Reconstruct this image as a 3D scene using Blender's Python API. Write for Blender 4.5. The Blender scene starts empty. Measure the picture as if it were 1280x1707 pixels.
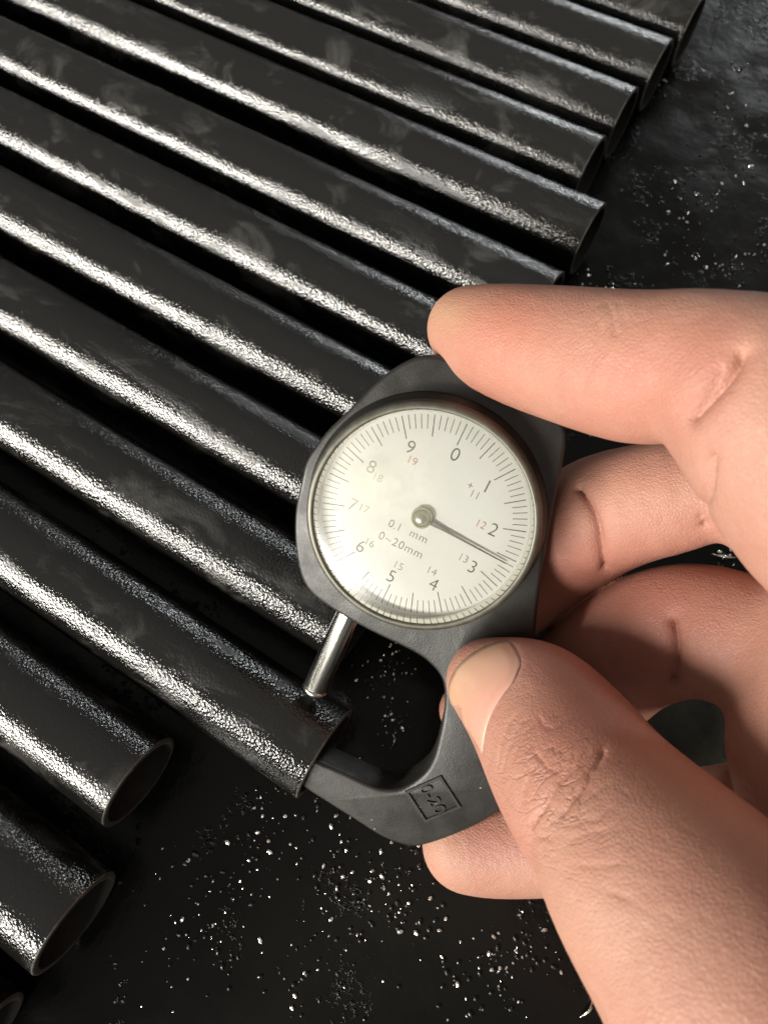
import bpy, bmesh, math, random
import numpy as np
from mathutils import Vector, Matrix
random.seed(7); rng = np.random.default_rng(7)
S = 0.001                                   # all numbers below are millimetres
scene = bpy.context.scene
C = scene.collection

# ------------------------------------------------------------------ camera
FPX = 1149.6                                # focal length in photo pixels (1280 x 1707)
CR = np.array([[0.846731, -0.486144, 0.216124], [0.531651, 0.788323, -0.309666], [-0.019833, 0.377107, 0.925957]])
CO = np.array([0.0, -63.144, 183.426])
cam_d = bpy.data.cameras.new('camera'); cam = bpy.data.objects.new('camera', cam_d); C.objects.link(cam)
M = Matrix([[*CR[i], CO[i]*S] for i in range(3)] + [[0, 0, 0, 1]]); cam.matrix_world = M
cam_d.sensor_fit = 'VERTICAL'; cam_d.sensor_height = 24.0; cam_d.lens = 24.0*FPX/1707
cam_d.clip_start = 0.005; cam_d.clip_end = 50
cam_d.dof.use_dof = True; cam_d.dof.focus_distance = 0.142; cam_d.dof.aperture_fstop = cam_d.lens/1.1
scene.camera = cam
def at(px, py, d):                          # photo pixel and depth -> camera-frame mm
    return np.array([(px-640)/FPX*d, -(py-853.5)/FPX*d, -d])
def world(p): return CR @ np.asarray(p, float) + CO

# ------------------------------------------------------------------ light
w = bpy.data.worlds.new('World'); scene.world = w; w.use_nodes = True
wn = w.node_tree.nodes; wl = w.node_tree.links
bg = wn['Background']; bg.inputs['Strength'].default_value = 1.0     # dim workshop: grey ceiling above, darker walls round it
wt = wn.new('ShaderNodeTexCoord'); ws = wn.new('ShaderNodeSeparateXYZ'); wr_ = wn.new('ShaderNodeValToRGB')
wl.new(wt.outputs['Generated'], ws.inputs[0]); wl.new(ws.outputs[2], wr_.inputs[0]); wl.new(wr_.outputs[0], bg.inputs['Color'])
for k_, (p_, c_) in enumerate(((0.0, .15), (1.0, .35))):
    wr_.color_ramp.elements[k_].position = p_; wr_.color_ramp.elements[k_].color = (c_, c_*.97, c_*.90, 1)
def area(name, direction, dist, sx, sy, power, col, aim=(-60, -20, 10)):
    l = bpy.data.lights.new(name, 'AREA'); l.shape = 'RECTANGLE'; l.size = sx; l.size_y = sy
    l.energy = power; l.color = col
    o = bpy.data.objects.new(name, l); C.objects.link(o)
    a = Vector(aim)*S; d = Vector(direction).normalized(); o.location = a + d*dist
    z = d; x = Vector((1, 0, 0)); y = z.cross(x).normalized(); x = y.cross(z)
    o.matrix_world = Matrix.Translation(o.location) @ Matrix((x, y, z)).transposed().to_4x4()
    return o
area('work_lamp', (-0.34, -0.88, 0.362), 2.0, 2.0, 0.24, 120, (1.0, 0.955, 0.87))
area('bay_window', (-0.02, 0.95, 0.22), 2.5, 0.28, 0.20, 8.5, (0.93, 0.98, 1.0))
vs = scene.view_settings
vs.view_transform = 'Standard'; vs.look = 'None'; vs.exposure = 0; vs.gamma = 1

# ------------------------------------------------------------------ helpers
def link(o, parent=None):
    C.objects.link(o)
    if parent is not None: o.parent = parent
    return o
def empty(name, label, cat, loc=(0, 0, 0), group=None):
    o = bpy.data.objects.new(name, None); o.empty_display_size = 0.01; link(o); o.location = Vector(loc)
    return tag(o, label, cat, group)
def tag(o, label=None, cat=None, group=None, kind=None):
    for k, v in (('label', label), ('category', cat), ('group', group), ('kind', kind)):
        if v: o[k] = v
    return o
def obj(name, bm, mat, parent=None, smooth=True):
    me = bpy.data.meshes.new(name)
    if smooth:
        for f in bm.faces: f.smooth = True
    bm.to_mesh(me); bm.free(); me.materials.append(mat)
    return link(bpy.data.objects.new(name, me), parent)
def mat(name):
    m = bpy.data.materials.new(name); m.use_nodes = True
    return m, m.node_tree.nodes, m.node_tree.links, m.node_tree.nodes['Principled BSDF']
def N(n, typ, **kw):
    x = n.new(typ)
    for k, v in kw.items():
        if k in x.inputs.keys() if isinstance(k, str) else False: x.inputs[k].default_value = v
        else: setattr(x, k, v)
    return x
def noise(n, l, vec, scale, detail=3, rough=.5, dist=0):
    t = n.new('ShaderNodeTexNoise'); t.inputs['Scale'].default_value = scale; t.inputs['Detail'].default_value = detail
    t.inputs['Roughness'].default_value = rough; t.inputs['Distortion'].default_value = dist
    if vec is not None: l.new(vec, t.inputs['Vector'])
    return t.outputs['Fac']
def ramp(n, l, src, stops):
    r = n.new('ShaderNodeValToRGB'); e = r.color_ramp.elements
    while len(e) < len(stops): e.new(.5)
    for k, (p, c) in enumerate(stops):
        e[k].position = p; e[k].color = (c, c, c, 1) if not isinstance(c, tuple) else (*c, 1)
    l.new(src, r.inputs['Fac']); return r.outputs['Color']
def math_(n, l, op, a, b=None):
    m = n.new('ShaderNodeMath'); m.operation = op
    for i, v in enumerate((a, b)):
        if v is None: continue
        if isinstance(v, (int, float)): m.inputs[i].default_value = v
        else: l.new(v, m.inputs[i])
    return m.outputs[0]
def mapping(n, l, scale, coord='Object', rot=(0, 0, 0), loc=(0, 0, 0)):
    tc = n.new('ShaderNodeTexCoord'); mp = n.new('ShaderNodeMapping'); mp.inputs['Scale'].default_value = scale
    mp.inputs['Rotation'].default_value = rot; mp.inputs['Location'].default_value = loc
    l.new(tc.outputs[coord], mp.inputs['Vector']); return mp.outputs['Vector']
def bump(n, l, h, strength, dist, normal=None):
    b = n.new('ShaderNodeBump'); b.inputs['Strength'].default_value = strength; b.inputs['Distance'].default_value = dist
    l.new(h, b.inputs['Height'])
    if normal is not None: l.new(normal, b.inputs['Normal'])
    return b.outputs['Normal']
def mixc(n, l, fac, a, b):
    m = n.new('ShaderNodeMix'); m.data_type = 'RGBA'
    for s, v in ((m.inputs[0], fac), (m.inputs[6], a), (m.inputs[7], b)):
        if isinstance(v, (int, float)): s.default_value = v
        elif isinstance(v, tuple): s.default_value = (*v, 1)
        else: l.new(v, s)
    return m.outputs[2]

# ------------------------------------------------------------------ materials
def mat_pipe():
    m, n, l, p = mat('oiled_black_steel')
    tc = n.new('ShaderNodeTexCoord'); oi = n.new('ShaderNodeObjectInfo')
    off = n.new('ShaderNodeVectorMath'); off.operation = 'ADD'
    sc = n.new('ShaderNodeVectorMath'); sc.operation = 'SCALE'; sc.inputs['Scale'].default_value = 3.0
    cx = n.new('ShaderNodeCombineXYZ'); l.new(oi.outputs['Random'], cx.inputs[0]); l.new(oi.outputs['Random'], cx.inputs[1])
    l.new(cx.outputs[0], sc.inputs[0]); l.new(tc.outputs['Object'], off.inputs[0]); l.new(sc.outputs[0], off.inputs[1])
    v = off.outputs[0]
    grain = noise(n, l, v, 1900, 3, .62, .3)
    cell = n.new('ShaderNodeTexVoronoi'); cell.inputs['Scale'].default_value = 1500; l.new(v, cell.inputs['Vector'])
    st = n.new('ShaderNodeMapping'); st.inputs['Scale'].default_value = (45, 75, 75); st.inputs['Rotation'].default_value = (0, 0, .5); l.new(v, st.inputs['Vector'])
    smear = noise(n, l, st.outputs[0], 1.0, 5, .6, .6)
    patch = ramp(n, l, smear, [(.54, 0.), (.74, 1.)])
    wav = noise(n, l, v, 160, 2)
    h = math_(n, l, 'ADD', grain, math_(n, l, 'MULTIPLY', cell.outputs['Distance'], 1.2))
    lng = n.new('ShaderNodeMapping'); lng.inputs['Scale'].default_value = (16, 40, 40); l.new(v, lng.inputs['Vector'])
    amp = ramp(n, l, noise(n, l, lng.outputs[0], 1.0, 4, .6), [(.30, .62), (.60, 1.)])
    h = math_(n, l, 'MULTIPLY', h, amp)
    nb = bump(n, l, h, 1.0, 0.000092)
    nb = bump(n, l, wav, 1.0, 0.00012, nb)
    l.new(nb, p.inputs['Normal'])
    l.new(mixc(n, l, math_(n, l, 'MULTIPLY', patch, .42), (.006, .0058, .0052), (.15, .146, .134)), p.inputs['Base Color'])
    brk = n.new('ShaderNodeMapping'); brk.inputs['Scale'].default_value = (30, 130, 130); l.new(v, brk.inputs['Vector'])
    dry = ramp(n, l, noise(n, l, brk.outputs[0], 1.0, 5, .65, .4), [(.56, 0.), (.64, .34)])      # wiped, less oily patches
    l.new(math_(n, l, 'ADD', ramp(n, l, smear, [(.3, .045), (.75, .16)]), dry), p.inputs['Roughness'])
    p.inputs['Specular IOR Level'].default_value = .75
    return m
def mat_rim():
    m, n, l, p = mat('cut_pipe_edge'); v = mapping(n, l, (1, 1, 1))
    l.new(mixc(n, l, noise(n, l, v, 500, 4), (.03, .028, .025), (.17, .155, .135)), p.inputs['Base Color'])
    p.inputs['Roughness'].default_value = .34; p.inputs['Metallic'].default_value = .3
    l.new(bump(n, l, noise(n, l, v, 900, 3), .6, .0002), p.inputs['Normal']); return m
def fl(px, py):                              # where a sight line meets the floor (mm)
    v = CR @ at(px, py, 1.0); t = -CO[2]/v[2]; p = CO+v*t; return p[0], p[1]
PATCH_AT = [q*S for q in fl(1135, 1215)]  # centre of a paler grey-green patch mixed into the floor colour
def mat_floor():
    m, n, l, p = mat('oily_floor'); v = mapping(n, l, (1, 1, 1))
    big = noise(n, l, v, 9, 4, .6, .3)
    l.new(mixc(n, l, ramp(n, l, big, [(.35, 0.), (.7, 1.)]), (.0015, .0015, .0014), (.009, .0083, .0072)), p.inputs['Base Color'])
    vd = n.new('ShaderNodeVectorMath'); vd.operation = 'DISTANCE'; l.new(v, vd.inputs[0]); vd.inputs[1].default_value = (*PATCH_AT, 0)
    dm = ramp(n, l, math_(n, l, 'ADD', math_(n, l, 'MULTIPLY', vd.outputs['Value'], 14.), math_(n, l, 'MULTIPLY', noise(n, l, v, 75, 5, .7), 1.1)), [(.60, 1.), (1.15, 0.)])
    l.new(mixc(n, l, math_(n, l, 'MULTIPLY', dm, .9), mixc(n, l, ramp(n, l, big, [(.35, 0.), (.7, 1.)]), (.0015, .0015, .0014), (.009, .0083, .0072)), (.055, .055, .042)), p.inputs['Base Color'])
    l.new(ramp(n, l, noise(n, l, v, 22, 4, .6), [(.3, .10), (.7, .42)]), p.inputs['Roughness'])
    wet = ramp(n, l, noise(n, l, v, 38, 5, .7, .4), [(.56, 0.), (.66, 1.)])
    pim = math_(n, l, 'MULTIPLY', ramp(n, l, noise(n, l, v, 620, 3, .6, .3), [(.5, 0.), (.75, 1.)]), wet)
    nb = bump(n, l, noise(n, l, v, 240, 5, .65), .5, .0003); nb = bump(n, l, noise(n, l, v, 45, 3), .6, .0012, nb)
    nb = bump(n, l, pim, 1.0, .0011, nb)
    l.new(nb, p.inputs['Normal']); p.inputs['Specular IOR Level'].default_value = .15
    return m
def mat_drop(col, rough, metal):
    m, n, l, p = mat('wet_speck'); v = mapping(n, l, (1, 1, 1))
    p.inputs['Base Color'].default_value = (*col, 1); p.inputs['Metallic'].default_value = metal
    l.new(ramp(n, l, noise(n, l, v, 300, 3), [(.3, rough), (.7, rough+.15)]), p.inputs['Roughness'])
    l.new(bump(n, l, noise(n, l, v, 1200, 2), .8, .0003), p.inputs['Normal']); return m
def mat_body():
    m, n, l, p = mat('dark_grey_enamel'); v = mapping(n, l, (1, 1, 1))
    g = noise(n, l, v, 60, 5, .6)
    spk = n.new('ShaderNodeTexVoronoi'); spk.inputs['Scale'].default_value = 240; l.new(v, spk.inputs['Vector'])
    chips = ramp(n, l, spk.outputs['Distance'], [(.02, 1.), (.07, 0.)])
    chips = math_(n, l, 'MULTIPLY', chips, ramp(n, l, noise(n, l, v, 130, 2), [(.50, 0.), (.56, 1.)]))
    c = mixc(n, l, g, (.010, .0095, .0085), (.022, .0205, .018))
    l.new(mixc(n, l, math_(n, l, 'MULTIPLY', chips, .8), c, (.35, .34, .30)), p.inputs['Base Color'])
    l.new(ramp(n, l, noise(n, l, v, 180, 4), [(.3, .33), (.7, .52)]), p.inputs['Roughness'])
    nb = bump(n, l, noise(n, l, v, 2600, 3), .35, .0001); nb = bump(n, l, g, .3, .0006, nb)
    l.new(nb, p.inputs['Normal']); return m
def mat_metal(name, c0, c1, r0, r1, scale=(1, 1, 1), metal=1.0, sc=400, bs=.3):
    m, n, l, p = mat(name); v = mapping(n, l, scale); g = noise(n, l, v, sc, 5, .6)
    l.new(mixc(n, l, g, c0, c1), p.inputs['Base Color']); l.new(ramp(n, l, g, [(.3, r0), (.7, r1)]), p.inputs['Roughness'])
    p.inputs['Metallic'].default_value = metal; l.new(bump(n, l, g, bs, .0001), p.inputs['Normal']); return m
def mat_dial():
    m, n, l, p = mat('cream_dial'); v = mapping(n, l, (1, 1, 1))
    l.new(mixc(n, l, ramp(n, l, noise(n, l, v, 40, 4, .6), [(.35, 0.), (.7, 1.)]), (.76, .765, .745), (.70, .70, .67)), p.inputs['Base Color'])
    p.inputs['Roughness'].default_value = .55; return m
def mat_ink(name, a, b):
    m, n, l, p = mat(name); v = mapping(n, l, (1, 1, 1))
    l.new(mixc(n, l, ramp(n, l, noise(n, l, v, 900, 3, .7), [(.35, 0.), (.75, 1.)]), a, b), p.inputs['Base Color'])
    p.inputs['Roughness'].default_value = .6; return m
def mat_crystal():
    m, n, l, p = mat('hazy_plastic_crystal'); out = n['Material Output']; v = mapping(n, l, (1, 1, 1))
    tr = n.new('ShaderNodeBsdfTransparent'); tr.inputs['Color'].default_value = (.99, .99, .975, 1)
    gl = n.new('ShaderNodeBsdfGlossy'); gl.inputs['Roughness'].default_value = .20
    l.new(bump(n, l, noise(n, l, v, 700, 4), .05, .0002), gl.inputs['Normal'])
    df = n.new('ShaderNodeBsdfDiffuse'); df.inputs['Color'].default_value = (.88, .86, .70, 1)
    fr = n.new('ShaderNodeFresnel'); fr.inputs['IOR'].default_value = 1.47
    # hand-rubbed haze on one side of the plastic, with fine scratches
    sx = n.new('ShaderNodeSeparateXYZ'); l.new(v, sx.inputs[0])
    dx = math_(n, l, 'ADD', sx.outputs[0], .011); dy = math_(n, l, 'ADD', sx.outputs[1], -.001)
    d2 = math_(n, l, 'SQRT', math_(n, l, 'ADD', math_(n, l, 'MULTIPLY', dx, dx), math_(n, l, 'MULTIPLY', dy, dy)))
    side = ramp(n, l, math_(n, l, 'MULTIPLY', d2, 60), [(.15, .34), (.95, .05)])
    cl = ramp(n, l, noise(n, l, v, 170, 6, .65, .5), [(.3, .35), (.75, 1.)])
    sv = mapping(n, l, (60, 1500, 100), rot=(0, 0, .7)); scr = ramp(n, l, noise(n, l, sv, 1.0, 2), [(.70, 0.), (.76, .07)])
    hz = math_(n, l, 'ADD', math_(n, l, 'MULTIPLY', side, cl), scr)
    a = n.new('ShaderNodeMixShader'); l.new(hz, a.inputs[0]); l.new(tr.outputs[0], a.inputs[1]); l.new(df.outputs[0], a.inputs[2])
    b = n.new('ShaderNodeMixShader'); l.new(fr.outputs[0], b.inputs[0]); l.new(a.outputs[0], b.inputs[1]); l.new(gl.outputs[0], b.inputs[2])
    l.new(b.outputs[0], out.inputs['Surface']); n.remove(p); return m
def mat_skin():
    m, n, l, p = mat('skin'); v = mapping(n, l, (1, 1, 1))
    at_ = n.new('ShaderNodeVertexColor'); at_.layer_name = 'skin_tint_shade'
    mot = ramp(n, l, noise(n, l, v, 130, 5, .6, .3), [(.3, 0.), (.72, 1.)])
    mx = n.new('ShaderNodeMix'); mx.data_type = 'RGBA'; mx.blend_type = 'MULTIPLY'; mx.inputs[0].default_value = 1
    l.new(at_.outputs['Color'], mx.inputs[6]); l.new(mixc(n, l, mixc(n, l, .5, mot, ramp(n, l, noise(n, l, v, 45, 3, .5), [(.35, 0.), (.65, 1.)])), (1.04, 1.02, 1.0), (.92, .76, .74)), mx.inputs[7])
    l.new(mx.outputs[2], p.inputs['Base Color'])
    l.new(ramp(n, l, noise(n, l, v, 700, 3), [(.3, .44), (.7, .62)]), p.inputs['Roughness'])
    p.inputs['Subsurface Weight'].default_value = .22
    p.inputs['Subsurface Radius'].default_value = (1.0, .35, .18); p.inputs['Subsurface Scale'].default_value = .0012
    p.inputs['Specular IOR Level'].default_value = .34
    pores = n.new('ShaderNodeTexVoronoi'); pores.inputs['Scale'].default_value = 1500; pores.feature = 'DISTANCE_TO_EDGE'; l.new(v, pores.inputs['Vector'])
    pe = ramp(n, l, pores.outputs['Distance'], [(.0, 0.), (.22, 1.)])
    wr = noise(n, l, mapping(n, l, (260, 900, 500), rot=(.2, .3, 1.0)), 1.0, 4, .6, .8)
    nb = bump(n, l, pe, .45, .00011); nb = bump(n, l, wr, .42, .00022, nb)
    tc = n.new('ShaderNodeTexCoord'); cx = n.new('ShaderNodeCombineXYZ')      # folds that run across the thumb joint
    ax = CR @ np.array([.66, -.75, 0]); cr_ = CR @ np.array([-.75, -.66, 0]); zz = CR @ np.array([0, 0, 1.])
    for q, (dv, sc_) in enumerate(((ax, 560.), (-cr_, 95.), (zz, 95.))):
        dt = n.new('ShaderNodeVectorMath'); dt.operation = 'DOT_PRODUCT'; dt.inputs[1].default_value = tuple(dv*sc_)
        l.new(tc.outputs['Object'], dt.inputs[0]); l.new(dt.outputs['Value'], cx.inputs[q])
    nf = noise(n, l, cx.outputs[0], 1.0, 3, .55, .5)
    rdg = ramp(n, l, math_(n, l, 'ABSOLUTE', math_(n, l, 'SUBTRACT', nf, .5)), [(0., 0.), (.045, 1.)])
    fold = math_(n, l, 'MULTIPLY', math_(n, l, 'SUBTRACT', rdg, 1.0), at_.outputs['Alpha'])
    nb = bump(n, l, fold, .6, .00026, nb)
    nb = bump(n, l, noise(n, l, v, 220, 4), .45, .0005, nb); l.new(nb, p.inputs['Normal']); return m
def mat_nail():
    m, n, l, p = mat('nail_plate'); v = mapping(n, l, (1, 1, 1))
    at_ = n.new('ShaderNodeVertexColor'); at_.layer_name = 'nail_tone'; l.new(at_.outputs['Color'], p.inputs['Base Color'])
    p.inputs['Roughness'].default_value = .33; p.inputs['Subsurface Weight'].default_value = .2; p.inputs['Subsurface Scale'].default_value = .002
    l.new(bump(n, l, noise(n, l, v, 350, 3), .2, .0002), p.inputs['Normal']); return m
def mat_bore():
    m, n, l, p = mat('dull_pipe_bore'); v = mapping(n, l, (1, 1, 1))
    l.new(mixc(n, l, noise(n, l, v, 200, 4), (.006, .006, .0055), (.022, .021, .019)), p.inputs['Base Color'])
    p.inputs['Roughness'].default_value = .75; p.inputs['Specular IOR Level'].default_value = .2; return m
BORE = mat_bore()
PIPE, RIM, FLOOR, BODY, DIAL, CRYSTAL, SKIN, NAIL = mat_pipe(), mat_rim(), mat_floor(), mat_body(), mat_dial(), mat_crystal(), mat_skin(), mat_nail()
BEZEL = mat_metal('worn_bezel_metal', (.06, .058, .048), (.18, .175, .14), .38, .55, metal=.6)
WALL = mat_metal('bezel_inner_wall', (.75, .74, .66), (.88, .87, .80), .05, .12, bs=.05)
STEEL = mat_metal('polished_stem_steel', (.42, .41, .38), (.60, .585, .55), .16, .30, scale=(1, .04, 1), sc=1500, bs=.25)
BRASS = mat_metal('hub_cap_metal', (.34, .32, .24), (.55, .53, .42), .18, .3)
INK = mat_ink('black_dial_ink', (.045, .043, .038), (.22, .21, .19))
FADED = mat_ink('faded_dial_ink', (.20, .18, .16), (.40, .37, .33))
REDINK = mat_ink('red_dial_ink', (.42, .10, .09), (.58, .30, .26))
HANDMAT = mat_metal('needle_metal', (.10, .10, .09), (.18, .17, .16), .3, .45)

# ------------------------------------------------------------------ floor
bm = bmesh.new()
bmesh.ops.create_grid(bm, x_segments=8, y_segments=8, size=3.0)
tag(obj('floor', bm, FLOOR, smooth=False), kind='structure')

# ------------------------------------------------------------------ pipes
RP, WT = 11.5, 1.7
def pipe_mesh(length):
    bm = bmesh.new(); seg = 96
    prof = [(-length, RP), (-.35, RP), (-.1, RP-.12), (0, RP-.35), (0, RP-WT+.2), (-.2, RP-WT), (-length, RP-WT)]
    rings = []
    for x, r in prof:
        rings.append([bm.verts.new((x*S, r*math.cos(2*math.pi*k/seg)*S, r*math.sin(2*math.pi*k/seg)*S)) for k in range(seg)])
    for a in range(len(rings)-1):
        for k in range(seg):
            f = bm.faces.new((rings[a][k], rings[a][(k+1) % seg], rings[a+1][(k+1) % seg], rings[a+1][k]))
            f.material_index = 1 if 1 <= a <= 3 else (2 if a > 3 else 0)
    bmesh.ops.recalc_face_normals(bm, faces=bm.faces)
    return bm
pm = bpy.data.meshes.new('steel_pipe'); b_ = pipe_mesh(900)
for f in b_.faces: f.smooth = f.material_index == 0 or True
b_.to_mesh(pm); b_.free(); pm.materials.append(PIPE); pm.materials.append(RIM); pm.materials.append(BORE)
pm.shade_smooth() if hasattr(pm, 'shade_smooth') else None
PIPES = [  # y of axis, x of the cut end, label
 (216.3, -46.0, 'black oiled steel pipe topmost of the row, cut end in the upper right corner'),
 (188.3, -46.7, 'black oiled pipe second from the top, a dark gap beside its cut end'),
 (160.0, -47.2, 'black oiled steel pipe third from the top with a cloudy dull face near its end'),
 (133.8, -46.7, 'black oiled steel pipe fourth from the top, end just above the farthest-reaching shiny one'),
 (107.5, -34.5, 'wide-gleaming black pipe fifth from the top, sticking out past its neighbours above the forefinger'),
 (76.8, -33.7, 'black oiled pipe whose end peeks out just above the stretched forefinger'),
 (48.7, -32.2, 'black oiled pipe running behind the tip of the forefinger'),
 (21.2, -28.8, 'black oiled pipe running behind the top corner of the gauge body'),
 (-7.4, -26.4, 'black oiled pipe running behind the upper left of the dial, with a pale rubbed smear'),
 (-35.9, -29.0, 'black oiled pipe running behind the lower left of the dial and the steel stem'),
 (-65.1, -19.1, 'black oiled pipe with the gauge foot pushed into its open end'),
 (-93.2, -52.2, 'short-reaching black pipe below the measured one, open end showing on bare floor'),
 (-122.8, -45.7, 'black oiled pipe near the lower left corner, open end showing as thin ellipse'),
 (-151.2, -47.7, 'black oiled pipe of which only a gleaming bit shows in the bottom left corner'),
]
for k, (y, x, lab) in enumerate(PIPES):
    o = bpy.data.objects.new('steel_pipe', pm); link(o)
    o.location = (x*S, y*S, RP*S+.00005); o.rotation_euler = (rng.uniform(0, 6.28), 0, rng.normal()*.0012)
    tag(o, lab, 'pipe', 'oiled steel pipes lying side by side')

# ------------------------------------------------------------------ specks of wet swarf on the floor
def specks(name, mt, clusters, size, n):
    bm = bmesh.new()
    for _ in range(n):
        c = clusters[rng.integers(len(clusters))]
        x, y = c[0]+rng.normal()*c[2], c[1]+rng.normal()*c[2]*c[3] if len(c) > 3 else c[1]+rng.normal()*c[2]
        s = min(size*math.exp(rng.normal()*.6), .48)
        m = Matrix.Translation((x*S, y*S, s*.25*S)) @ Matrix.Rotation(rng.uniform(0, 6.28), 4, 'Z') @ Matrix.Diagonal((s*S*rng.uniform(.8, 1.9), s*S, s*S*rng.uniform(.4, .8), 1))
        bmesh.ops.create_icosphere(bm, subdivisions=1, radius=1, matrix=m)
    return obj(name, bm, mt, smooth=name == 'oil_beads')
def fl(px, py):                              # where a sight line meets the floor (mm)
    v = CR @ at(px, py, 1.0); t = -CO[2]/v[2]; p = CO+v*t; return p[0], p[1]
cl = []
for px, py, sd in [(1110,160,6),(1230,280,9),(1180,330,7),(1120,340,8),(1240,190,9),(1060,480,9),(1000,470,6),(1140,420,7),(1270,420,7),(1230,120,5),(1220,450,6),
                   (970,710,3),(700,1500,8),(480,1330,7),(850,1560,8),(880,1600,7),(660,1530,6),(820,1620,6),(640,1450,5),(330,1450,8),(380,1560,9),(300,1600,9),(440,1420,8),(500,1640,8),(560,1560,9),(760,1650,9),(900,1500,8),(630,1130,6),(660,1090,5),(650,1200,5),(1210,930,3),(560,1450,8),(700,1400,7),(420,1480,10)]:
    x, y = fl(px, py); cl.append((x, y, sd*.62))
specks('wet_metal_swarf', mat_drop((.85, .84, .80), .16, 1.0), cl, .22, 420)['kind'] = 'stuff'
specks('oil_beads', mat_drop((.02, .02, .018), .06, 0), cl+[(a, b, 26) for a, b, _ in cl[::4]], .36, 560)['kind'] = 'stuff'

SHAVING = mat_drop((.80, .76, .66), .14, 1.0)
for (qx, qy), ln, turn, lab in [((976, 1675), 5.5, 1.5, 'straight bright metal shaving on the floor at the bottom edge beside the thumb'),
        ((652, 1236), 3.6, 2.0, 'tiny bright metal shaving on the floor seen through the gauge opening'),
        ((1206, 926), 6.5, .4, 'small curled metal shaving seen in the gap between the middle and ring fingers'),
        ((1104, 136), 3.2, .3, 'short bright metal shaving on the floor near the upper pipe ends')]:
    bm = bmesh.new(); x0, y0 = fl(qx, qy); prev = None
    for k in range(13):
        t = k/12; a_ = turn+t*1.6-.8; wd = .42*math.sin(math.pi*(.12+.76*t))
        cxy = (ln*(t-.5)*math.cos(turn)+.8*math.sin(t*3.1)*math.sin(turn), ln*(t-.5)*math.sin(turn)-.8*math.sin(t*3.1)*math.cos(turn))
        z0 = .25+1.1*math.sin(math.pi*t)**2
        ring = [bm.verts.new(((cxy[0]+wd*math.cos(q)*-math.sin(a_))*S, (cxy[1]+wd*math.cos(q)*math.cos(a_))*S, (z0+.16*math.sin(q))*S)) for q in (0, 1.2, 1.94, 3.14, 4.34, 5.08)]
        if prev:
            for i in range(6): bm.faces.new((prev[i], prev[(i+1) % 6], ring[(i+1) % 6], ring[i]))
        else: bm.faces.new(ring[::-1])
        prev = ring
    bm.faces.new(prev); o = obj('metal_shaving', bm, SHAVING); o.location = (x0*S, y0*S, 0); tag(o, lab, 'metal shaving', 'loose metal shavings on the floor')

# ------------------------------------------------------------------ gauge
def nrm(v): v = np.array(v, float); return v/np.linalg.norm(v)
gO = at(704, 862, 135.4); gn = nrm((-.17, -.25, 1)); ga = math.radians(25.5)
gu = np.array([math.sin(ga), math.cos(ga), 0]); gu = nrm(gu-(gu@gn)*gn); gr = np.cross(gu, gn)
GW = world(gO); GB = CR @ np.array([gr, gu, gn]).T
gauge = empty('dial_thickness_gauge', 'dark grey dial thickness gauge with round cream face held over the pipes', 'gauge')
gauge.matrix_world = Matrix([[*GB[i], GW[i]*S] for i in range(3)] + [[0, 0, 0, 1]])
def lathe(prof, seg=128, closed=False):
    bm = bmesh.new(); rings = []
    for r, z in prof:
        if r < 1e-6: rings.append([bm.verts.new((0, 0, z*S))])
        else: rings.append([bm.verts.new((r*math.cos(2*math.pi*k/seg)*S, r*math.sin(2*math.pi*k/seg)*S, z*S)) for k in range(seg)])
    pairs = list(zip(rings, rings[1:])) + ([(rings[-1], rings[0])] if closed else [])
    for A, B in pairs:
        for k in range(seg):
            j = (k+1) % seg
            vs_ = [A[k % len(A)], A[j % len(A)], B[j % len(B)], B[k % len(B)]]
            vs_ = [v for i, v in enumerate(vs_) if v not in vs_[:i]]
            if len(vs_) > 2: bm.faces.new(vs_)
    bmesh.ops.recalc_face_normals(bm, faces=bm.faces); return bm
def catmull(pts, sub=5, closed=True):
    P = [np.array(p, float) for p in pts]; n_ = len(P); out = []
    for i in range(n_):
        a, b, c, d = P[(i-1) % n_], P[i], P[(i+1) % n_], P[(i+2) % n_]
        for k in range(sub):
            t = k/sub; out.append(.5*((2*b)+(c-a)*t+(2*a-5*b+4*c-d)*t*t+(-a+3*b-3*c+d)*t**3))
    return out
def plate(outline, z0, z1, bev, seg=4):
    bm = bmesh.new(); vs_ = [bm.verts.new((p[0]*S, p[1]*S, z0*S)) for p in outline]
    f = bm.faces.new(vs_); r = bmesh.ops.extrude_face_region(bm, geom=[f])
    top = [g for g in r['geom'] if isinstance(g, bmesh.types.BMVert)]
    bmesh.ops.translate(bm, verts=top, vec=(0, 0, (z1-z0)*S))
    bmesh.ops.recalc_face_normals(bm, faces=bm.faces)
    es = [e for e in bm.edges if abs(e.verts[0].co.z-e.verts[1].co.z) < 1e-7]
    bmesh.ops.bevel(bm, geom=es, offset=bev*S, segments=seg, affect='EDGES', profile=.5)
    return bm
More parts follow.
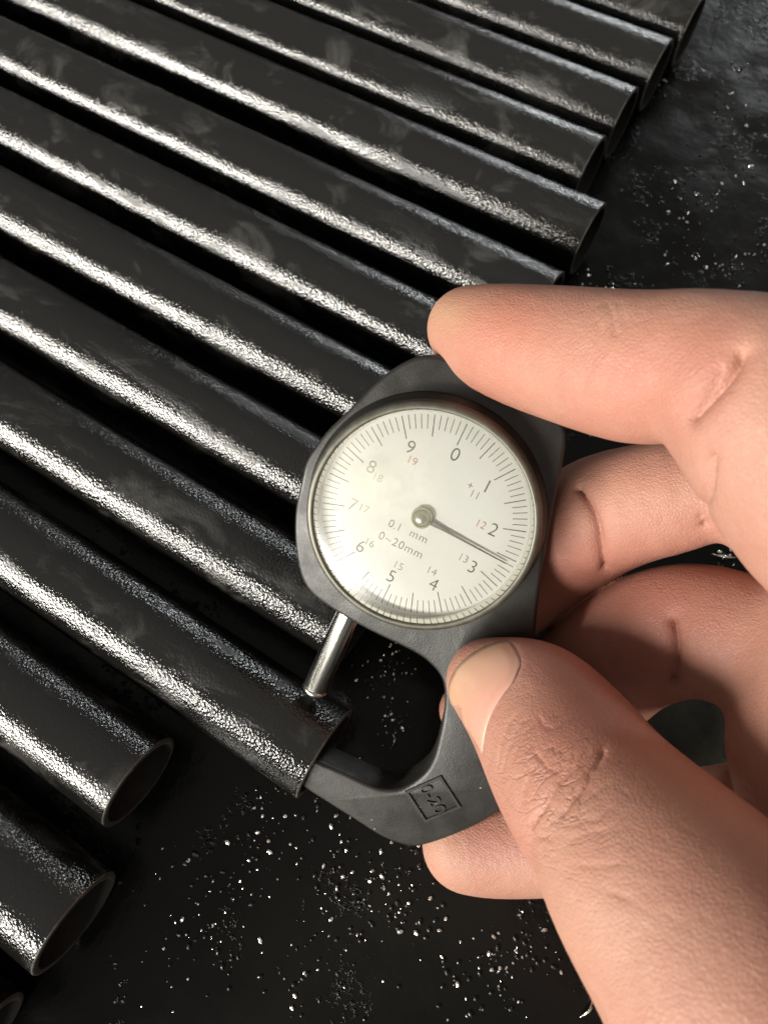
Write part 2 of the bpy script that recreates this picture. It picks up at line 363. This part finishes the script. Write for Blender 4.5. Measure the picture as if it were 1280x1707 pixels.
body_out = [(-25.6,-5.5),(-26.2,-.5),(-24.8,6),(-22.6,11.5),(-19.3,20),(-16.4,24.8),(-13.2,27.9),(-8.8,29.3),(-3,28.9),(5,28.4),(11.5,28.3),(15.5,27.7),(18,25.5),(19.9,20.4),(22,13.1),(24.2,5.8),(27.1,-2.8),
            (30,-10.3),(32.3,-16),(34,-24),(39,-34),(45,-47),(42.5,-57),(38,-65),(32.5,-72),(29,-74),(23.4,-74.7),(16.7,-73.9),(9,-73),(3.4,-72.3),(-4,-71),(-8,-70),(-9,-68),
            (-8,-65),(-4,-64.4),(3.8,-64),(10,-63.7),(14.8,-63.6),(18.6,-63.1),(22,-60.9),(24.1,-57.4),(25.3,-53.6),(25.2,-49.6),(24.2,-45),(22.9,-40.3),(21.3,-35.8),(18.7,-31.8),(15,-29.8),(10.3,-29),(0,-29),(-9.6,-28.2),(-16,-26.2),(-20.4,-20.8),(-24,-13)]
ob = obj('frame', plate(catmull(body_out, 4), -12.0, -3.8, .9), BODY, gauge)
ob.data.set_sharp_from_angle(angle=math.radians(50)) if hasattr(ob.data, 'set_sharp_from_angle') else None
obj('housing', lathe([(0, -5), (24.0, -4.5), (24.2, -3.6), (23.9, -2.4), (23.1, -1.2), (23.0, -.6), (21.5, -.5)]), BODY, gauge)
obj('bezel', lathe([(22.9, -1.0), (23.0, .8), (22.8, 1.0), (22.8, 1.4), (22.95, 1.7), (22.7, 2.7), (22.2, 3.2), (21.6, 3.3), (21.3, 3.1), (21.25, 2.7)]), BEZEL, gauge)
obj('bezel_wall', lathe([(21.25, 2.72), (21.0, 1.6), (20.75, .02)]), WALL, gauge)
dial = obj('dial_face', lathe([(0, 0), (20.74, 0), (20.74, -.4)]), DIAL, gauge, smooth=False)
def quad_strip(bm, a, b, wd, z=.03):
    a = np.array(a); b = np.array(b); t = (b-a)/np.linalg.norm(b-a); s = np.array([-t[1], t[0]])*wd/2
    bm.faces.new([bm.verts.new((*(p*S), z*S)) for p in (a-s, b-s, b+s, a+s)])
bm = bmesh.new()
for k in range(100):
    t = math.radians(90-3.6*k); r1 = 17.4 if k % 5 else 16.0
    if k % 10 == 0: r1 = 15.7
    quad_strip(bm, (r1*math.cos(t), r1*math.sin(t)), (20.2*math.cos(t), 20.2*math.sin(t)), .14 if k % 5 else .19)
obj('scale_marking', bm, INK, dial, smooth=False)
def text_bm(txt, size, ext=0.0, spacing=1.0):
    cu = bpy.data.curves.new('txt', 'FONT'); cu.body = txt; cu.size = size*S*1.37; cu.align_x = 'CENTER'; cu.align_y = 'CENTER'
    cu.extrude = ext*S; cu.space_character = spacing; cu.resolution_u = 4; cu.offset = -.012*size*S
    t = bpy.data.objects.new('txt', cu); C.objects.link(t)
    me = bpy.data.meshes.new_from_object(t.evaluated_get(bpy.context.evaluated_depsgraph_get()))
    bm = bmesh.new(); bm.from_mesh(me); bpy.data.objects.remove(t); bpy.data.curves.remove(cu); bpy.data.meshes.remove(me)
    co = [v.co for v in bm.verts]
    cx = (min(c.x for c in co)+max(c.x for c in co))/2; cy = (min(c.y for c in co)+max(c.y for c in co))/2
    for v in bm.verts: v.co.x -= cx; v.co.y -= cy
    return bm
def text(name, txt, x, y, size, m, parent, z=.03, ext=0, rot=0, spacing=1.0):
    bm = text_bm(txt, size, ext, spacing)
    bmesh.ops.transform(bm, matrix=Matrix.Translation((x*S, y*S, z*S)) @ Matrix.Rotation(rot, 4, 'Z'), verts=bm.verts)
    return obj(name, bm, m, parent, smooth=False)
def pol(r, deg): t = math.radians(90-deg); return r*math.cos(t), r*math.sin(t)
for k in range(10):
    x, y = pol(14.0, 36*k+2); text('numeral', str(k), x, y, 2.75, INK if k not in (7, 8) else FADED, dial)
for k, r, off in ((1, 11.2, 4), (2, 11.6, -1), (3, 11.6, 2), (4, 11.3, 1), (5, 11.3, 0), (6, 11.9, 1), (7, 11.6, 0), (8, 11.6, -1), (9, 11.3, 2)):
    x, y = pol(r, 36*k+off); text('numeral', str(10+k), x, y, 1.65, REDINK if k in (9, 2) else FADED, dial)
text('lettering', '+', *pol(11.3, 30), 1.6, INK, dial)
text('lettering', '0.1', -4.3, -3.9, 1.75, INK, dial); text('lettering', 'mm', 1.0, -4.1, 1.75, INK, dial, spacing=1.15)
text('lettering', '0~20mm', -1.5, -7.1, 1.8, INK, dial, spacing=1.12)
# pointer: thin tapered hand on a domed hub
bm = bmesh.new(); ang = math.radians(-27.6+25.5-1.2)
prf = [(-1, .55), (2.3, .48), (5, .27), (12, .17), (18.2, .10), (18.6, .02)]
for z in (1.15, 1.4):
    pass
top = [bm.verts.new((x*S, h*S, 0.75*S)) for x, h in prf]+[bm.verts.new((x*S, -h*S, 0.75*S)) for x, h in prf[::-1]]
f = bm.faces.new(top); r = bmesh.ops.extrude_face_region(bm, geom=[f])
bmesh.ops.translate(bm, verts=[g for g in r['geom'] if isinstance(g, bmesh.types.BMVert)], vec=(0, 0, -.2*S))
bmesh.ops.recalc_face_normals(bm, faces=bm.faces); bmesh.ops.rotate(bm, verts=bm.verts, matrix=Matrix.Rotation(ang, 3, 'Z'))
ptr = obj('pointer', bm, HANDMAT, gauge, smooth=False)
obj('hub', lathe([(0, 2.3), (.8, 2.2), (1.5, 1.9), (1.95, 1.4), (2.1, 1.1), (2.05, .2), (2.2, .0)], 48), BRASS, ptr)
obj('crystal', lathe([(0, 3.25), (8, 3.22), (15, 3.1), (19, 2.9), (21.2, 2.62)]), CRYSTAL, gauge)
# stem and its collar
def cyl(a, b, prof, seg=48):
    a = Vector(a)*S; b = Vector(b)*S; d = b-a; L = d.length
    bm = bmesh.new(); rings = []
    q = d.to_track_quat('Z', 'Y').to_matrix().to_4x4()
    for t, r in prof:
        rings.append([bm.verts.new((r*math.cos(2*math.pi*k/seg)*S, r*math.sin(2*math.pi*k/seg)*S, t*L)) for k in range(seg)])
    for A, B in zip(rings, rings[1:]):
        for k in range(seg): bm.faces.new((A[k], A[(k+1) % seg], B[(k+1) % seg], B[k]))
    bm.faces.new(rings[0][::-1]); bm.faces.new(rings[-1])
    bmesh.ops.transform(bm, matrix=Matrix.Translation(a) @ q, verts=bm.verts); bmesh.ops.recalc_face_normals(bm, faces=bm.faces); return bm
st = obj('stem', cyl((-5.5, -22, -8), (-5.0, -50.4, -8), [(0, 2.8), (.955, 2.8), (.962, 2.7), (.970, 2.9), (.985, 2.96), (1, 2.8)]), STEEL, gauge)
st.data.set_sharp_from_angle(angle=math.radians(40)) if hasattr(st.data, 'set_sharp_from_angle') else None
# cast mark on the foot: a raised rectangle with 0-20
plq = bpy.data.objects.new('cast_mark', None); 
def bar_ring(hw, hh, wd, h):
    bm = bmesh.new()
    for sx, sy, lx, ly in ((0, hh, hw+wd/2, wd/2), (0, -hh, hw+wd/2, wd/2), (hw, 0, wd/2, hh-wd/2), (-hw, 0, wd/2, hh-wd/2)):
        bmesh.ops.create_cube(bm, size=1, matrix=Matrix.Translation((sx*S, sy*S, 0)) @ Matrix.Diagonal((2*lx*S, 2*ly*S, h*S, 1)))
    return bm
cm = bar_ring(4.1, 4.4, .62, .9)
t2 = text_bm("0-20", 3.1, .42, 1.0); me_ = bpy.data.meshes.new('t'); t2.to_mesh(me_); t2.free(); cm.from_mesh(me_)
mk = (29.4, -59.2); mr = math.radians(-34)
bmesh.ops.transform(cm, matrix=Matrix.Translation((mk[0]*S, mk[1]*S, -3.84*S)) @ Matrix.Rotation(mr, 4, 'Z'), verts=cm.verts)
obj('cast_mark', cm, BODY, gauge, smooth=False)
bpy.data.objects.remove(plq)

# ------------------------------------------------------------------ hand (implicit surface, millimetres in the camera-aligned frame)
def P(px, py, d, r): return (at(px, py, d), r*d/FPX)      # r in photo pixels at that depth
THUMB = [P(814,1136,139,70), P(866,1166,134,98), P(900,1196,129,115), P(945,1262,122,133), P(985,1322,115,143), P(1036,1382,109,155), P(1087,1452,103,180), P(1165,1546,97,209), P(1330,1740,88,260), P(1560,1900,90,300)]
INDEX = [P(778,547,136,66), P(832,568,131,87), P(930,590,124,105), P(1060,614,113,121), P(1175,617,105,124), P(1300,692,99,172), P(1415,850,98,180), P(1600,1010,102,190)]
MIDDLE = [P(835,1010,162,70), P(915,935,158,86), P(985,868,148,98), P(1100,832,137,93), P(1250,825,127,88), P(1520,1010,112,140)]
RING = [P(777,1184,169,45), P(850,1186,167,62), P(960,1148,161,96), P(1045,1080,150,104), P(1150,1050,137,108), P(1290,1085,124,112), P(1520,1140,112,140)]
LITTLE = [P(776,1408,164,72), P(840,1404,162,80), P(950,1396,156,85), P(1120,1385,146,90), P(1290,1360,130,95), P(1500,1300,115,130)]
PALM = [P(1560,1010,106,230), P(1498,1262,110,258), P(1560,1500,104,260), P(1640,1700,100,290), P(1900,1900,100,280), P(2200,2100,105,280)]
def fine(chain, sub=4):                        # smooth spine and radius between the joints
    P_ = [np.append(c, r) for c, r in chain]; P_ = [2*P_[0]-P_[1]]+P_+[2*P_[-1]-P_[-2]]; out = []
    P_[0][3] = P_[1][3]-.5*(P_[2][3]-P_[1][3])
    for a, b, c, d in zip(P_, P_[1:], P_[2:], P_[3:]):
        for k in range(sub):
            t = k/sub; out.append(.5*((2*b)+(c-a)*t+(2*a-5*b+4*c-d)*t*t+(-a+3*b-3*c+d)*t**3))
    out.append(P_[-2]); return [(q[:3], q[3]) for q in out]
THUMB, INDEX, MIDDLE, RING, LITTLE = map(fine, (THUMB, INDEX, MIDDLE, RING, LITTLE))
GROUPS = [(THUMB, 1.0), (INDEX, .6), (MIDDLE, .5), (RING, .5), (LITTLE, .5), (PALM, 4.0)]
VOX = .42
allp = [q for g, _ in GROUPS for q in g]
lo = np.min([c-r-3 for c, r in allp], 0); hi = np.max([c+r+3 for c, r in allp], 0)
dims = np.ceil((hi-lo)/VOX).astype(int)+1
F = np.full(dims, 6.0, np.float32)
def cone(X, Y, Z, a, ra, b, rb):
    ab = b-a; t = ((X-a[0])*ab[0]+(Y-a[1])*ab[1]+(Z-a[2])*ab[2])/(ab@ab); t = np.clip(t, 0, 1)
    return np.sqrt((X-a[0]-t*ab[0])**2+(Y-a[1]-t*ab[1])**2+(Z-a[2]-t*ab[2])**2)-(ra+(rb-ra)*t*t*(3-2*t))
def smin(a, b, k):
    h = np.maximum(k-np.abs(a-b), 0)/k; return np.minimum(a, b)-h*h*k*.25
def box(pts, pad):
    l = np.min([c-r for c, r in pts], 0)-pad; h = np.max([c+r for c, r in pts], 0)+pad
    i0 = np.clip(((l-lo)/VOX).astype(int), 0, dims-1); i1 = np.clip(np.ceil((h-lo)/VOX).astype(int)+1, 1, dims)
    return i0, i1
def axes(i0, i1):
    return [(lo[k]+VOX*np.arange(i0[k], i1[k], dtype=np.float32)).reshape([-1 if j == k else 1 for j in range(3)]).astype(np.float32) for k in range(3)]
for g, k in GROUPS:
    i0, i1 = box(g, 5); sub = np.full(i1-i0, 6.0, np.float32)
    for (a, ra), (b, rb) in zip(g, g[1:]):
        j0, j1 = box([(a, ra), (b, rb)], 5); X, Y, Z = axes(j0, j1)
        s = tuple(slice(j0[q]-i0[q], j1[q]-i0[q]) for q in range(3))
        sub[s] = smin(sub[s], cone(X, Y, Z, a, ra, b, rb).astype(np.float32), 1.2)
    s = tuple(slice(i0[q], i1[q]) for q in range(3)); F[s] = smin(F[s], sub, k)
def surface_nets(F):
    ins = F < 0; n0, n1, n2 = F.shape
    cnt = np.zeros((n0-1, n1-1, n2-1), np.uint8)
    for dx in (0, 1):
        for dy in (0, 1):
            for dz in (0, 1): cnt += ins[dx:n0-1+dx, dy:n1-1+dy, dz:n2-1+dz]
    act = np.argwhere((cnt > 0) & (cnt < 8)); idx = np.full(cnt.shape, -1, np.int32); idx[tuple(act.T)] = np.arange(len(act))
    acc = np.zeros((len(act), 3)); num = np.zeros(len(act))
    corners = [(a, b, c) for a in (0, 1) for b in (0, 1) for c in (0, 1)]
    for ca in corners:
        for ax in range(3):
            if ca[ax]: continue
            cb = list(ca); cb[ax] = 1
            fa = F[tuple((act+ca).T)]; fb = F[tuple((act+cb).T)]; m = (fa < 0) != (fb < 0)
            t = np.where(m, fa/np.where(m, fa-fb, 1), 0); p = np.repeat(np.array([ca], float), len(act), 0); p[:, ax] += t
            acc[m] += p[m]; num[m] += 1
    V = act+acc/num[:, None]; faces = []
    for ax in range(3):
        b, c = (ax+1) % 3, (ax+2) % 3
        s0 = [slice(None)]*3; s1 = [slice(None)]*3; s0[ax] = slice(0, -1); s1[ax] = slice(1, None)
        A = ins[tuple(s0)]; B = ins[tuple(s1)]; e = np.argwhere(A != B)
        e = e[(e[:, b] > 0) & (e[:, c] > 0) & (e[:, b] < F.shape[b]-1) & (e[:, c] < F.shape[c]-1)]
        def g(ob, oc):
            q = e.copy(); q[:, b] -= ob; q[:, c] -= oc; return idx[tuple(q.T)]
        q = np.stack([g(1, 1), g(0, 1), g(0, 0), g(1, 0)], 1); fl_ = ~A[tuple(e.T)]; q[fl_] = q[fl_][:, ::-1]; faces.append(q)
    return V, np.concatenate(faces)
V, Q = surface_nets(F); V = lo+V*VOX; del F
def sample_normals(V, Q):
    n_ = np.cross(V[Q[:, 2]]-V[Q[:, 0]], V[Q[:, 3]]-V[Q[:, 1]]); out = np.zeros_like(V)
    for k in range(4): np.add.at(out, Q[:, k], n_)
    return out/np.maximum(np.linalg.norm(out, axis=1), 1e-9)[:, None]
def smooth(V, Q, it):
    E = np.unique(np.sort(np.concatenate([Q[:, [0, 1]], Q[:, [1, 2]], Q[:, [2, 3]], Q[:, [3, 0]]]), axis=1), axis=0)
    deg = np.bincount(E.ravel(), minlength=len(V))[:, None]
    for k in range(it):
        a = np.zeros_like(V); np.add.at(a, E[:, 0], V[E[:, 1]]); np.add.at(a, E[:, 1], V[E[:, 0]])
        V = V+(.5 if k % 2 == 0 else -.48)*(a/deg-V)
    return V
V = smooth(V, Q, 6); NR = sample_normals(V, Q)
# creases and folds, laid on the skin where the photograph shows them
px = 640+FPX*V[:, 0]/-V[:, 2]; py = 853.5-FPX*V[:, 1]/-V[:, 2]; front = (NR*V).sum(1) < 0
def on_skin(x, y):
    m = (np.abs(px-x) < 7) & (np.abs(py-y) < 7) & front
    if not m.any(): return None
    i = np.where(m)[0]; i = i[-V[i, 2] < (-V[i, 2]).min()+2.5]
    return V[i[np.argmin((px[i]-x)**2+(py[i]-y)**2)]]
def seg_dist(V, pts):
    d = np.full(len(V), 1e9)
    for a, b in zip(pts, pts[1:]):
        ab = b-a; t = np.clip(((V-a)@ab)/(ab@ab+1e-9), 0, 1); d = np.minimum(d, np.linalg.norm(V-a-t[:, None]*ab, axis=1))
    return d
CUT = [(846,1066),(860,1086),(867,1106),(856,1134),(838,1158),(823,1182),(812,1208),(806,1234),(803,1262)]
CREASES = [ (CUT, .38, .42),  # photo polyline, width mm, depth mm, profile narrow V
 ([(1235,588),(1222,615),(1195,648),(1165,678),(1148,700)], .55, 1.5), ([(1228,600),(1195,645),(1150,690)], 2.6, .9), ([(1195,620),(1180,650),(1162,668)], .4, .5),
 ([(1000,545),(990,600),(968,660)], .5, .22), ([(1012,505),(1022,530),(1026,556)], .4, .2), ([(1030,505),(1040,540)], .4, .15),
 ([(962,812),(985,845),(1000,890),(1008,950)], .5, 1.5), ([(962,812),(985,845),(1000,890),(1008,950)], 2.2, .7),
 ([(1186,765),(1182,820),(1172,875)], .6, 1.4), ([(1176,770),(1168,830),(1166,860)], .4, .6),
 ([(1118,1035),(1128,1090),(1120,1140)], .6, 1.5), ([(1118,1035),(1128,1090),(1120,1140)], 2.5, .6),
 ([(1008,1243),(1002,1262),(985,1285),(978,1302),(962,1322),(942,1348),(928,1368)], .34, .85), ([(940,1283),(925,1310),(908,1342),(893,1362),(882,1384)], .34, .85),
 ([(945,1255),(935,1275),(922,1291)], .22, .4), ([(895,1190),(903,1206),(915,1217),(930,1212),(945,1200),(955,1196)], .22, .22), ([(888,1250),(903,1270),(922,1288)], .22, .25), ([(897,1216),(890,1232),(872,1262)], .25, .35),
 ([(863,1188),(842,1212),(832,1250),(828,1285)], .22, .42), ([(880,1194),(857,1222),(842,1262),(836,1292)], .22, .3), ([(895,1200),(870,1232),(852,1275)], .22, .25),
 ([(960,1245),(950,1290),(930,1320)], .25, .25), ([(905,1338),(925,1345)], .22, .3), ([(880,1398),(905,1392),(925,1399)], .22, .3), ([(945,1405),(975,1388),(1010,1384)], .25, .25),
 ([(930,1235),(900,1258),(880,1300),(868,1330)], .25, .3), ([(985,1330),(1003,1312),(1020,1300)], .25, .25), ([(1000,1484),(1030,1492),(1060,1500)], .3, .18), ([(960,1440),(1000,1445),(1040,1436)], .3, .2),
]
for k in range(9):                          # faint net of lines over the thumb joint
    x0, y0 = 930+rng.normal()*52, 1330+rng.normal()*62; a_ = rng.choice([2.1, .35])+rng.normal()*.3; L_ = rng.uniform(12, 34)
    CREASES.append(([(x0, y0), (x0+L_*math.cos(a_), y0+L_*math.sin(a_)*.9)], .22, rng.uniform(.05, .13)))
for pl, wd, dp in CREASES:
    pts = []
    for (x0, y0), (x1, y1) in zip(pl, pl[1:]):
        for k in range(4): 
            q = on_skin(x0+(x1-x0)*k/4, y0+(y1-y0)*k/4); pts += [q] if q is not None else []
    q = on_skin(*pl[-1]); pts += [q] if q is not None else []
    if len(pts) < 2: continue
    pts = np.array(pts)
    for _ in range(4): pts[1:-1] = .25*pts[:-2]+.5*pts[1:-1]+.25*pts[2:]
    c = pts.mean(0); rad = np.linalg.norm(pts-c, axis=1).max()+6*wd
    i = np.where(np.linalg.norm(V-c, axis=1) < rad)[0]; d = seg_dist(V[i], pts)
    ends = np.minimum(np.linalg.norm(V[i]-pts[0], axis=1), np.linalg.norm(V[i]-pts[-1], axis=1)); tp = np.clip(ends/(.25*rad*.5+.3), .15, 1) if wd < .4 else 1.0
    dp = dp*tp
    V[i] -= NR[i]*(dp*np.exp(-d/wd) if wd < 1 else dp*np.exp(-(d/wd)**2))[:, None]
THIN = [q for q in THUMB]
def field(p):                                # distance to the thumb for points p
    d = np.full(len(p), 99.)
    for (a, ra), (b, rb) in zip(THIN, THIN[1:]):
        if np.linalg.norm(a-THIN[0][0]) < 36: d = smin(d, cone(p[:, 0], p[:, 1], p[:, 2], a, ra, b, rb), 1.2)
    return d
def fgrad(p): 
    e = .05; g = np.stack([field(p+e*np.eye(3)[k])-field(p-e*np.eye(3)[k]) for k in range(3)], 1); return g/np.linalg.norm(g, axis=1)[:, None]
def on_thumb(x, y):
    r_ = at(x, y, 1.0); t = 105.
    for _ in range(60):
        d = field((r_*t)[None])[0]; t += d*.9
        if abs(d) < .002: break
    return r_*t
rows = []
cut = catmull([(2*CUT[0][0]-CUT[1][0], 2*CUT[0][1]-CUT[1][1])]+CUT+[(803,1280)], 4, False)[4:-8]
start = np.array([on_thumb(x-1, y) for x, y in cut]); p_ = start.copy(); NG = [p_.copy()]
T = np.stack([-np.ones(len(cut)), np.linspace(.42, -.02, len(cut)), np.zeros(len(cut))], 1)
stp = np.linspace(.46, .16, len(cut))[:, None]
for k in range(46):
    nn = fgrad(p_); T = T-nn*(nn*T).sum(1)[:, None]; T /= np.linalg.norm(T, axis=1)[:, None]
    p_ = p_+stp*T; p_ = p_-fgrad(p_)*field(p_)[:, None]; NG.append(p_.copy())
NG = np.array(NG)                            # (41, rows, 3)
# skin tints, with shade on the ring finger and thumb side painted in
base = np.array([.50, .285, .205]); COL = np.repeat(base[None], len(V), 0)
TINTS_SHADE = [((840,560), 90, (.53,.22,.145), .7), ((745,520), 38, (.56,.37,.22), .6), ((1000,510), 60, (.56,.34,.24), .5), ((1050,640), 110, (.52,.23,.16), .6),
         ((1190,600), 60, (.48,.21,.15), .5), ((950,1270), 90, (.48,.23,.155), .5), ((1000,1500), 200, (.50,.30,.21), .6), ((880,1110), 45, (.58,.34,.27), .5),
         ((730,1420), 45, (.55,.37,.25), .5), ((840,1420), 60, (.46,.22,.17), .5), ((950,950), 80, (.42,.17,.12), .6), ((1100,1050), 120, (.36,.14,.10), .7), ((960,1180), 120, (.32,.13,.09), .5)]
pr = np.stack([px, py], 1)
for c, s_, col, a in TINTS_SHADE:
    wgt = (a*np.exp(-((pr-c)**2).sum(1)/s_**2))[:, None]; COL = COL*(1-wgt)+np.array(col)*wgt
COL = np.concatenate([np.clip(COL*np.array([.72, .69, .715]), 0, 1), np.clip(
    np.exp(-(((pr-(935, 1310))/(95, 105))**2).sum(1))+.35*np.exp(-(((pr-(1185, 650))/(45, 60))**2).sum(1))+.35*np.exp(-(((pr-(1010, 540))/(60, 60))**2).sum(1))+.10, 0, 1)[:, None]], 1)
def np_mesh(name, V, Q, m, parent, col=None, layer=None):
    me = bpy.data.meshes.new(name); W = (V @ CR.T + CO)*S
    me.vertices.add(len(V)); me.vertices.foreach_set('co', W.astype(np.float32).ravel())
    me.loops.add(Q.size); me.loops.foreach_set('vertex_index', Q.astype(np.int32).ravel())
    me.polygons.add(len(Q)); me.polygons.foreach_set('loop_start', np.arange(0, Q.size, 4, dtype=np.int32)); 
    me.polygons.foreach_set('use_smooth', np.ones(len(Q), bool)); me.update(calc_edges=True); me.validate()
    if col is not None:
        at_ = me.color_attributes.new(layer, 'FLOAT_COLOR', 'POINT'); at_.data.foreach_set('color', col.astype(np.float32).ravel())
    me.materials.append(m); return link(bpy.data.objects.new(name, me), parent)
person = empty('person', 'bare hand of a person gripping the gauge between thumb and fingers', 'person')
hand = np_mesh('hand', V, Q, SKIN, person, COL, 'skin_tint_shade')
print('hand verts', len(V), dims)

# thumb nail plate: a thin curved shell set into the cuticle fold
nk, nr_ = NG.shape[:2]; flat = NG.reshape(-1, 3); nn = fgrad(flat)
vv = np.repeat(np.arange(nk)/(nk-1), nr_); uu = np.tile(np.arange(nr_)/(nr_-1), nk)
lift = .22*np.minimum(1, vv/.10)-.05; lift = lift*np.minimum(1, np.minimum(uu, 1-uu)/.05+.2)
top_ = flat+nn*lift[:, None]; bot = flat-nn*.35
VN = np.concatenate([top_, bot]); K = nk*nr_; QN = []
def ix(a, b): return a*nr_+b
for a in range(nk-1):
    for b in range(nr_-1):
        QN.append((ix(a, b), ix(a, b+1), ix(a+1, b+1), ix(a+1, b))); QN.append((K+ix(a, b), K+ix(a+1, b), K+ix(a+1, b+1), K+ix(a, b+1)))
rim_ = [(0, b) for b in range(nr_)]+[(a, nr_-1) for a in range(1, nk)]+[(nk-1, b) for b in range(nr_-2, -1, -1)]+[(a, 0) for a in range(nk-2, 0, -1)]
for (a, b), (c, d) in zip(rim_, rim_[1:]+rim_[:1]): QN.append((ix(c, d), ix(a, b), K+ix(a, b), K+ix(c, d)))
QN = np.array(QN)
nt = np.clip((1-uu)*1.0+vv*.55-.55, 0, 1)[:, None]
nc = np.array([.64,.33,.25])*(1-nt)+np.array([.50,.32,.20])*nt
edge = np.exp(-(vv/.035)**2)[:, None]; nc = nc*(1-edge*.3)+np.array([.70,.52,.44])*edge*.3
nc = np.concatenate([np.concatenate([nc*.80, np.ones((K, 1))], 1)]*2)
np_mesh('nail', VN, QN, NAIL, hand, nc, 'nail_tone')
